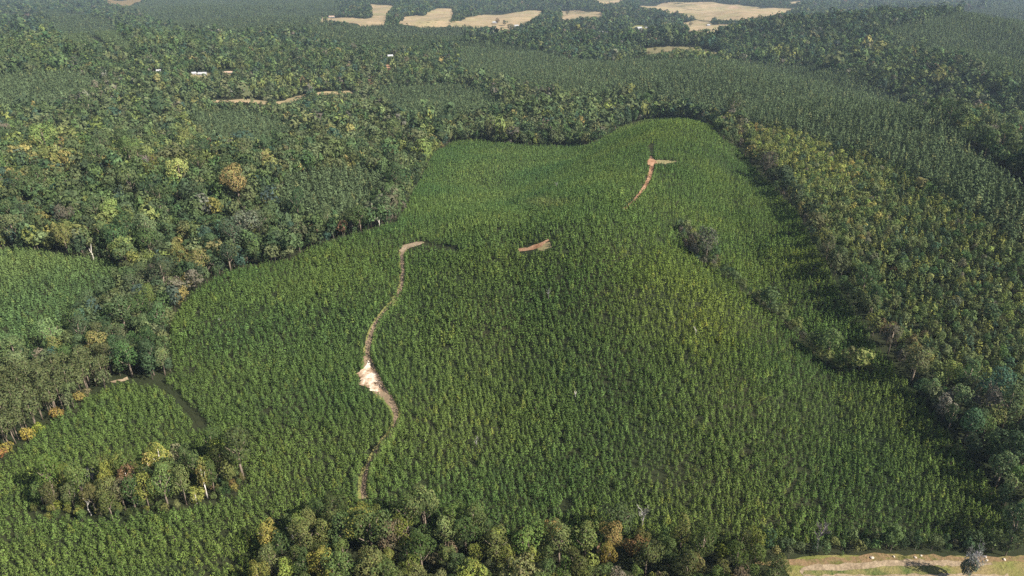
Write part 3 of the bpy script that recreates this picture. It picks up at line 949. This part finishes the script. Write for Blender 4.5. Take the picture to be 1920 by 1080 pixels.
# yellower or bluer blocks; sunlit flank and dimmer left slope are painted in too
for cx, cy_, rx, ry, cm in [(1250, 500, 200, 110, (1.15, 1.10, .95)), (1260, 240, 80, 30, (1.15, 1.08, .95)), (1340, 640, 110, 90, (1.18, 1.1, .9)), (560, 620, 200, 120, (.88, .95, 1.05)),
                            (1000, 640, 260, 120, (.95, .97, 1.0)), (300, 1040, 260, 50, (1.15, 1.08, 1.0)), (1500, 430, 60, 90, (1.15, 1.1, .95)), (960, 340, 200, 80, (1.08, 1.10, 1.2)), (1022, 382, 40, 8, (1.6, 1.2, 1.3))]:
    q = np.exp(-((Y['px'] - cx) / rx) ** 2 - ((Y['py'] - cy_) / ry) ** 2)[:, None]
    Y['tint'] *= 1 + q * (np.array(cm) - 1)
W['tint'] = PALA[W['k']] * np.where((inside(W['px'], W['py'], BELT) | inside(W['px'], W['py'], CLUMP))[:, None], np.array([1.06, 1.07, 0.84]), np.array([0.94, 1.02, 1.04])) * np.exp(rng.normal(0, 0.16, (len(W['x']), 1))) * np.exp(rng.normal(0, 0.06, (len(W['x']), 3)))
W['tint'][W['code'] == SCRUB] *= (1.28, 1.28, 1.15)
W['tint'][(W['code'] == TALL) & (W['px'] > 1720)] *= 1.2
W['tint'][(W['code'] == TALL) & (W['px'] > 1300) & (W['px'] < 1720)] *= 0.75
MT['tint'] = np.array([0.078, 0.108, 0.052]) * np.exp(rng.normal(0, 0.2, (len(MT['x']), 1)))
u = rng.uniform(size=len(MT['x']))
MT['tint'][u < 0.06] *= (1.7, 1.35, 1.2)
m = MT['code'] == SCRUB
sc = PALA[rng.choice([1, 2, 3, 0, 8], m.sum(), p=[.34, .30, .16, .08, .12])] * (1.25, 1.25, 1.1)
MT['tint'][m] = sc * np.exp(rng.normal(0, 0.16, (m.sum(), 1)))
for D in (W, MT):      # the thicket next to the tree line is a paler, yellower kind of growth
    q = (np.exp(-((D['px'] - 1530) / 130) ** 2 - ((D['py'] - 350) / 100) ** 2) * (D['code'] == SCRUB))[:, None]
    D['tint'] *= 1 + q * np.array([0.36, 0.32, 0.2])
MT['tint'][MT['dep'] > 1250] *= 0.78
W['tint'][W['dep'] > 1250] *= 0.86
ST['tint'] = np.array([0.088, 0.104, 0.044]) * np.exp(rng.normal(0, 0.14, (len(ST['x']), 1)))

# ------------------------------------------------------------------ the nearest ones are trees of their own
HERO = 300


def in_frame(d, mx=0, top=0.0):
    return (d['px'] > -mx) & (d['px'] < 1920 + mx) & (d['py'] - top * d['h'] * FPX / d['dep'] < 1080) & (d['py'] > 0)


def split_largest(d, nmax):
    app = np.where(in_frame(d, 0, 0.75), d['h'] / d['dep'], 0)
    app = np.where(app > 0, np.sqrt(d['h'] * d['w']) / d['dep'], 0)
    order = np.argsort(-app)
    pick_ = np.zeros(len(app), bool)
    pick_[order[:nmax]] = True
    return pick_


ORD = ['first', 'second', 'third', 'fourth', 'fifth', 'sixth', 'seventh', 'eighth', 'ninth', 'tenth', 'eleventh', 'twelfth']


def crown_mesh(name, tris, seed, mat='leaf_own'):
    g = np.random.default_rng(seed)
    t = np.exp(g.normal(0, 0.16, (len(tris), 1))) * np.exp(g.normal(0, 0.06, (len(tris), 3)))
    return tri_cloud_mesh(name, tris, t, M[mat])


def trunk_mesh(seed, mat, **kw):
    v, f = trunk_parts(np.random.default_rng(seed), **kw)
    return make_mesh('trunk', v, f, [M[mat]], smooth=True)


pine_protos = [(crown_mesh('crown', cone_pine(np.random.default_rng(60 + k), 150, rad=0.275), k), trunk_mesh(80 + k, 'bark', top=0.95, r0=0.012, limbs=0)) for k in range(5)]
wood_protos = [(crown_mesh('crown', lobed_crown(np.random.default_rng(100 + k), 1300, rad=0.31 + 0.03 * (k % 3), base=0.16 + 0.05 * (k % 3), lobes=12 + 2 * (k % 5)), k), trunk_mesh(120 + k, 'bark')) for k in range(8)]


def stem_crown(g, n):
    t = lobed_crown(g, n, rad=0.21, base=0.46, lobes=7)
    return t


stem_protos = [(crown_mesh('crown', stem_crown(np.random.default_rng(140 + k), 320), k), trunk_mesh(150 + k, 'bark', top=0.92, r0=0.013, limbs=3, reach=0.1)) for k in range(4)]


def plant(name, protos, d, sel, label_of, cat):
    idx = np.where(sel)[0]
    first = None
    for q, i in enumerate(idx):
        cm, tm = protos[int(rng.integers(len(protos)))]
        root = empty(name, (d['x'][i], d['y'][i], d['z'][i] - 0.1), rng.uniform(0, 6.28), (d['w'][i], d['w'][i], d['h'][i]))
        if first is None:
            tr, cr = link('trunk', tm), link('crown', cm)
            first = (tr, cr)
        else:
            tr, cr = first[0].copy(), first[1].copy()
            tr.data, cr.data = tm, cm
            COL.objects.link(tr)
            COL.objects.link(cr)
        tr.parent, cr.parent = root, root
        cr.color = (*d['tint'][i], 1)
        lb, gr = label_of(i)
        tag(root, lb, cat, gr)


selY = split_largest(Y, HERO)
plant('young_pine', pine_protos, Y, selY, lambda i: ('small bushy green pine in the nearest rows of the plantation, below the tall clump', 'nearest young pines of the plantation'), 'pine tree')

selW = split_largest(W, HERO)


def zone_of(i):
    px, py = W['px'][i], W['py'][i]
    P_ = lambda poly: bool(inside(np.array([px]), np.array([py]), poly)[0])
    if P_(BELT):
        return ('in the near belt, below the dirt track end' if px < 800 else 'in the near belt, just before the bare spots' if px < 1030
                else 'in the near belt, round the bare spots' if px < 1220 else 'in the near belt, towards the sandy lane')
    if P_(CLUMP):
        return 'in the tall clump, beside its dark hollow' if px < 250 else 'in the tall clump, by the pale forked trunks'
    if W['code'][i] == TALL:
        return 'at the lower end of the long tree line' if py > 820 else 'in the middle of the long tree line' if py > 600 else 'high up the long tree line'
    if W['code'][i] == BRUSH:
        return 'in the scrubby edge above the bare bank' if py > 900 else 'in the brushy creek line across the plantation'
    if W['code'][i] == SCRUB:
        return 'in the mixed thicket beyond the tree line'
    if px < 400:
        return 'in the wood between the two pine blocks' if py > 560 else 'in the wood above the smaller pine block'
    return 'in the wood above the plantation edge'


lab, cnt = {}, {}
for i in sorted(np.where(selW)[0], key=lambda j: W['px'][j]):
    key = (NAMES[W['k'][i]], zone_of(i))
    cnt.setdefault(key, []).append(i)
for (c, zn), ids in cnt.items():
    for q, i in enumerate(ids):
        if len(ids) == 1:
            lab[i] = (f'only {c} broadleaf tree {zn}', 'broadleaf trees ' + zn)
        elif len(ids) <= 6:
            lab[i] = (f'{ORD[q]} {c} tree from left {zn}', 'broadleaf trees ' + zn)
        else:
            lab[i] = (f'{c} broadleaf tree {zn}', f'{c} broadleaf trees {zn}')
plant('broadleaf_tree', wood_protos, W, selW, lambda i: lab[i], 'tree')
selS = split_largest(ST, 80)
plant('tall_pine', stem_protos, ST, selS, lambda i: ('tall old pine with a bare grey stem along the sunlit corner of the wood', 'tall pines at the corner of the wood'), 'pine tree')


# ------------------------------------------------------------------ everything further off grows as masses
def mass(name, sets, label, cat):
    tris, tint = [], []
    for d, sel, protos in sets:
        idx = np.where(sel)[0]
        if not len(idx):
            continue
        which = rng.integers(len(protos), size=len(idx))
        a = rng.uniform(0, 6.283, len(idx))
        for k, pr in enumerate(protos):
            j = idx[which == k]
            aa = a[which == k]
            p, leafy = pr
            p = p.astype(np.float32)
            c, s_ = np.cos(aa).astype(np.float32), np.sin(aa).astype(np.float32)
            w_, h_ = d['w'][j].astype(np.float32), d['h'][j].astype(np.float32)
            out = np.empty((len(j), *p.shape), np.float32)
            X, Y_ = p[None, :, :, 0] * w_[:, None, None], p[None, :, :, 1] * w_[:, None, None]
            out[..., 0] = X * c[:, None, None] - Y_ * s_[:, None, None] + d['x'][j][:, None, None]
            out[..., 1] = X * s_[:, None, None] + Y_ * c[:, None, None] + d['y'][j][:, None, None]
            out[..., 2] = p[None, :, :, 2] * h_[:, None, None] + (d['z'][j] - 0.1)[:, None, None]
            tc = d['tint'][j][:, None, :] * np.exp(rng.normal(0, 0.13, (len(j), len(p), 1)))
            tc[:, ~leafy] = (0.15, 0.125, 0.10)
            tris.append(out.reshape(-1, 3, 3))
            tint.append(tc.reshape(-1, 3).astype(np.float32))
    me = tri_cloud_mesh(name, np.concatenate(tris), np.concatenate(tint), M['leaf'])
    return tag(link(name, me), label, cat, kind='stuff')


def with_stem(t, st=None):
    if st is None:
        return t, np.ones(len(t), bool)
    return np.concatenate([t, st]), np.concatenate([np.ones(len(t), bool), np.zeros(len(st), bool)])


G = lambda s: np.random.default_rng(s)
pine_lod = [[with_stem(cone_pine(G(200 + k), n, rad=0.275), stem_tris(-0.02, 0.8, 0.012) if n > 60 else None) for k in range(6)] for n in (84, 44, 24)]
wood_lod = [[with_stem(lobed_crown(G(220 + k), n, rad=0.36 + 0.025 * (k % 3), base=0.18, lobes=l, jit=j), stem_tris(-0.02, 0.7, 0.02) if n > 60 else None) for k in range(8)] for n, l, j in ((300, 9, .42), (130, 7, .38), (46, 5, .32), (20, 4, .28))]
mat_lod = [[with_stem(cone_pine(G(240 + k), n, rad=0.26, base=0.2, bushy=0.75)) for k in range(6)] for n in (56, 30, 16)]
stem_lod = [[with_stem(stem_crown(G(260 + k), 160), stem_tris(-0.02, 0.9, 0.014)) for k in range(4)]]


def bands(d, sel, lods, cuts):
    cuts = [0, *cuts, 1e9]
    return [(d, sel & (d['dep'] >= cuts[k]) & (d['dep'] < cuts[k + 1]), lods[k]) for k in range(len(lods))]


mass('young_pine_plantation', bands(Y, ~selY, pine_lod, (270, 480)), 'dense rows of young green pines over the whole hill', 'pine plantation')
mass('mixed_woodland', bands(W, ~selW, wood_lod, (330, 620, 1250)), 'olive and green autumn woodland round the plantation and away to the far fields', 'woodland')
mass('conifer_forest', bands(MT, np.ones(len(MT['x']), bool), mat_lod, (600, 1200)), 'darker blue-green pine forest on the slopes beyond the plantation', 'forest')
if (~selS).sum():
    mass('tall_pine_wood', bands(ST, ~selS, stem_lod, ()), 'tall bare-stemmed pines deeper in the wood', 'woodland')
print('COUNTS', {k: len(v['x']) for k, v in T.items()}, sum(len(o.data.polygons) for o in bpy.data.objects if o.type == 'MESH' and o.get('kind') == 'stuff'))


# ------------------------------------------------------------------ bare and dead trees
def bare_tree(seed, levels=3, spread=0.55, r0=0.03, forks=4, lean=0.0, start=0.35):
    g = random.Random(seed)
    parts = []

    def grow(p, d, length, r, lv):
        mid = p + d * length * 0.5 + Vector((g.gauss(0, .04), g.gauss(0, .04), 0)) * length
        end = p + d * length
        parts.append(tube([p, mid, end], [r, r * 0.8, r * 0.5], 5 if lv == levels else 3))
        if lv == 0:
            return
        k = forks + g.randint(-1, 1)
        for q in range(k):
            a = 6.283 * (q + g.random() * 0.7) / k
            nd = (d + Vector((math.cos(a), math.sin(a), g.uniform(-0.1, 0.5))) * spread * g.uniform(0.7, 1.3)).normalized()
            s = p + (end - p) * g.uniform(start if lv == levels else 0.3, 1.0)
            grow(s, nd, length * g.uniform(0.42, 0.62), r * 0.5, lv - 1)
    d0 = Vector((lean, 0, 1)).normalized()
    grow(Vector((0, 0, -0.03)), d0, 0.62, r0, levels)
    return join(parts)


SNAGS = [   # px, py of the foot, height, material, label, seed, (levels, spread, r0, forks)
    (1304, 632, 5.5, 'palebark', 'white dead snag alone among the pines on the sunlit slope', 1, (2, .9, .035, 3)),
    (172, 966, 9.0, 'palebark', 'tall white forked dead trunk below the dark hollow of the clump', 2, (1, .4, .017, 3)),
    (258, 945, 10.0, 'palebark', 'slim pale trunk standing in the middle of the tall clump', 3, (1, .35, .024, 3)),
    (178, 912, 8.5, 'greybark', 'grey leafless tree at the upper rim of the dark hollow', 4, (3, .6, .03, 4)),
    (893, 838, 4.8, 'greybark', 'thin grey dead pine in the lower middle of the plantation', 5, (2, .35, .03, 4)),
    (785, 965, 7.5, 'greybark', 'pale grey bare tree on the upper edge of the near belt', 6, (3, .6, .03, 4)),
    (1204, 985, 8.0, 'greybark', 'greyish bare tree in the near belt above the orange bare spot', 7, (3, .6, .03, 4)),
    (550, 1010, 8.0, 'palebark', 'whitish bare broken branches over the shaded end of the near belt', 8, (3, .8, .03, 4)),
    (176, 488, 9.0, 'palebark', 'white dead trunk at the edge of the wood above the smaller pine block', 9, (1, .3, .035, 3)),
    (712, 428, 9.0, 'palebark', 'bare pale tree at the wood corner above the plantation', 10, (3, .55, .028, 4)),
    (1532, 1030, 10.5, 'mauvebark', 'purple-grey bare tree on the scrubby edge above the bare bank', 11, (4, .5, .03, 4)),
    (1043, 355, 6.0, 'greybark', 'faint grey dead tree high in the plantation', 12, (2, .5, .03, 4)),
    (1028, 560, 5.0, 'greybark', 'small grey dead pine in the centre of the plantation', 13, (2, .5, .03, 4)),
    (1078, 748, 5.0, 'palebark', 'thin pale dead pine left of the sunlit slope foot', 14, (1, .3, .03, 4)),
    (412, 605, 4.0, 'greybark', 'leaning grey dead stem in the pines beside the wood edge', 15, (1, .5, .03, 3)),
    (90, 890, 7.0, 'greybark', 'slender grey dead stem at the upper left of the tall clump', 16, (1, .4, .022, 3)),
]
for px, py, h, mt, lb, sdd, (lv, sp, r0, fk) in SNAGS:
    x, y, z = (float(v[0]) for v in P(px, py))
    v, f = bare_tree(sdd, lv, sp, r0, fk)
    o = link('dead_tree', make_mesh('dead_tree', v, f, [M[mt]]))
    o.location, o.scale = (x, y, z - 0.1), (h, h, h)
    o.rotation_euler = (0, 0, sdd * 1.7)
    tag(o, lb, 'dead tree')


def special(name, px, py, h, w, label, cat, tint, seed, trunk_kw, crown_kw, bark='palebark', ntri=800):
    x, y, z = (float(v[0]) for v in P(px, py))
    root = empty(name, (x, y, z - 0.1), seed * 0.9, (w, w, h))
    tag(root, label, cat)
    link('trunk', trunk_mesh(seed, bark, **trunk_kw), root)
    c = link('crown', crown_mesh('crown', lobed_crown(G(seed), ntri, **crown_kw), seed), root)
    c.color = (*tint, 1)
    return root


# the clump at the lower left: the trees one can tell apart
special('broadleaf_tree', 313, 905, 16.5, 11, 'brightest yellow-green slender tree at the top of the tall clump', 'tree', (0.24, 0.24, 0.06), 301, dict(limbs=3), dict(rad=.28, base=.15))
special('broadleaf_tree', 290, 915, 13, 9, 'golden spindly tree next to the brightest yellow-green one', 'tree', (0.25, 0.21, 0.07), 302, dict(limbs=3), dict(rad=.26, base=.15), ntri=420)
special('broadleaf_tree', 318, 926, 12.5, 13, 'round green crown on two forked white trunks in the tall clump', 'tree', (0.075, 0.10, 0.035), 303, dict(limbs=3, r0=.018), dict(rad=.34, base=.5), ntri=700)
special('broadleaf_tree', 304, 930, 10, 9, 'small green tree on a leaning white trunk in the tall clump', 'tree', (0.08, 0.10, 0.035), 304, dict(limbs=2, r0=.018), dict(rad=.3, base=.6), ntri=300)
special('broadleaf_tree', 248, 930, 11.5, 11, 'rust-brown round tree in the middle of the tall clump', 'tree', (0.14, 0.09, 0.048), 305, dict(limbs=4), dict(rad=.36, base=.25))
special('broadleaf_tree', 390, 935, 15, 8, 'slender yellow-olive column tree by the far end of the tall clump', 'tree', (0.15, 0.155, 0.05), 306, dict(limbs=3), dict(rad=.24, base=.1), ntri=420)
special('broadleaf_tree', 370, 945, 6, 7, 'low yellow-green bush at the lower rim of the tall clump', 'tree', (0.19, 0.20, 0.05), 307, dict(limbs=3), dict(rad=.4, base=.05), ntri=420)
special('broadleaf_tree', 143, 935, 7.5, 8, 'fresh light green bushy tree beside the dark hollow', 'tree', (0.12, 0.17, 0.04), 308, dict(limbs=3), dict(rad=.38, base=.1), ntri=500)
# gold bushes along the sunlit corner of the wood
for q, (px, py, h, w, tint, lb) in enumerate([
        (55, 828, 5.5, 6, (0.26, 0.21, 0.05), 'biggest golden bush at the foot of the tall bare-stemmed pines'),
        (76, 812, 4.5, 5, (0.20, 0.24, 0.04), 'lime yellow bush next to the biggest golden bush'),
        (14, 852, 4.5, 6, (0.24, 0.20, 0.05), 'yellow bush by the outermost tall pines'),
        (0, 862, 5, 6, (0.24, 0.12, 0.05), 'orange bush cut by the edge of the view'),
        (112, 785, 5, 6, (0.24, 0.17, 0.05), 'orange-yellow bush halfway along the foot of the tall pines'),
        (152, 752, 4.5, 6, (0.23, 0.19, 0.06), 'pale gold bush near the bare strip at the wood corner')]):
    special('autumn_bush', px, py, h, w, lb, 'bush', tint, 330 + q, dict(limbs=3), dict(rad=.42, base=.02), ntri=420, bark='bark')

# the lone grey tree in the field at the lower right: bare grey twigs above, grey-green leaf below
lx, ly, lz = (float(v[0]) for v in P(1812, 1092))
lone = empty('lone_tree', (lx, ly, lz - 0.1), 0.4)
tag(lone, 'lone grey half-bare tree standing in the mown field beside the sandy lane', 'tree')
v, f = bare_tree(77, 4, 0.6, 0.018, 5, start=0.1)
o = link('trunk', make_mesh('trunk', [(a * 8.5, b * 8.5, c * 11.5) for a, b, c in v], f, [M['greybark']]), lone)
cr = link('crown', crown_mesh('crown', lobed_crown(G(78), 620, rad=.25, base=.04, lobes=9, jit=.6, size=0.036) * np.array([9.0, 9.0, 7.5]), 78), lone)
cr.color = (0.12, 0.135, 0.09, 1)
tg = lobed_crown(G(79), 520, rad=.24, base=.3, lobes=16, jit=1.4, size=0.014)
tg[:, 2] += (tg[:, 2] - tg[:, 0]) * 1.6
cr = link('twigs', crown_mesh('twigs', tg * np.array([9.5, 9.5, 11.5]), 79), lone)
cr.color = (0.27, 0.26, 0.25, 1)

# stones on the bare bank
for q, (px, py, sz, lb) in enumerate([
        (1634, 1046.5, 1.1, 'white boulder on the bare bank, biggest and nearest to the bare purple-grey tree'), (1676, 1044.5, .75, 'small white stone on the bare bank just above the lane bend'),
        (1716, 1045.5, .8, 'pale stone on the bare bank straight above the tip of the green strip'), (1727, 1042, .7, 'pale stone under the pine edge near the lone grey tree'),
        (1846, 1044.5, .9, 'pale stone on the bank just past the lone grey tree'), (1850, 1051, .8, 'pale stone at the top of the mown grass past the lone grey tree'), (1883, 1050, .9, 'pale stone on the bank, last before the edge of the view')]):
    g = random.Random(q)
    x, y, z = (float(t[0]) for t in P(px, py))
    import bmesh
    bm = bmesh.new()
    bmesh.ops.create_icosphere(bm, subdivisions=2, radius=sz * 0.42)
    for vtx in bm.verts:
        k = 1 + 0.22 * math.sin(vtx.co.x * 5 + q) * math.cos(vtx.co.y * 4 - q) + g.uniform(-.08, .08)
        vtx.co = Vector((vtx.co.x * k * 1.25, vtx.co.y * k, max(vtx.co.z * k * 0.7, -0.2)))
    me = bpy.data.meshes.new('stone')
    bm.to_mesh(me)
    bm.free()
    me.materials.append(M['stone'])
    o = link('stone', me)
    o.location = (x, y, z + sz * 0.15)
    o.rotation_euler = (0, 0, q * 1.3)
    tag(o, lb, 'stone', 'stones on the bare bank')

# round trees standing free in the far fields
for q, (px, py, h, w, lb) in enumerate([
        (1048, 27, 15, 16, 'round dark tree on the upper side of the small straw field'), (1064, 29, 17, 17, 'bigger round tree in the middle of the small straw field'),
        (933, 46, 17, 18, 'reddish-brown round tree between the white farm sheds'), (946, 49, 16, 19, 'round dark tree beside the reddish one at the farm yard'),
        (958, 60, 20, 26, 'broad dark tree below the farm yard'), (687, 17, 18, 18, 'dark round tree on the upper corner of the first hay field'),
        (1340, 42, 16, 20, 'dark round tree behind the tiny white shed'), (1295, 50, 13, 16, 'grey round tree standing in the grey-tan paddock')]):
    special('field_tree', px, py, h, w, lb, 'tree', (0.05, 0.062, 0.035) if q != 2 else (0.10, 0.07, 0.045), 350 + q, dict(limbs=4), dict(rad=.42, base=.12), ntri=300, bark='bark')
for q, (px, py) in enumerate([(1215, 104), (1228, 98), (1243, 103), (1262, 98), (1278, 101), (1293, 96), (1320, 101), (1337, 105)]):
    special('knoll_tree', px, py, 8 + q % 3, 9, f'{ORD[q]} small tree from the left on the grassy knoll clearing', 'tree', (0.085, 0.085, 0.04) if q % 3 else (0.12, 0.085, 0.05), 370 + q, dict(limbs=3), dict(rad=.36, base=.2), ntri=220, bark='bark')

# ------------------------------------------------------------------ the air
zmin = float(gz.min()) - 1.0
v, f = box(-13500, 13500, -13500, 13500, zmin, CAM_H + 60)
m, t, out = new_mat('haze_air')
pv = t.nodes.new('ShaderNodeVolumePrincipled')
pv.inputs['Color'].default_value = (0.62, 0.78, 1.0, 1)
pv.inputs['Density'].default_value = 0.00006
pv.inputs['Anisotropy'].default_value = 0.2
t.links.new(pv.outputs[0], out.inputs['Volume'])
hz_o = link('haze', make_mesh('haze', v, f, [m]))
tag(hz_o, 'thin blue haze over the far woods', 'haze', kind='stuff')
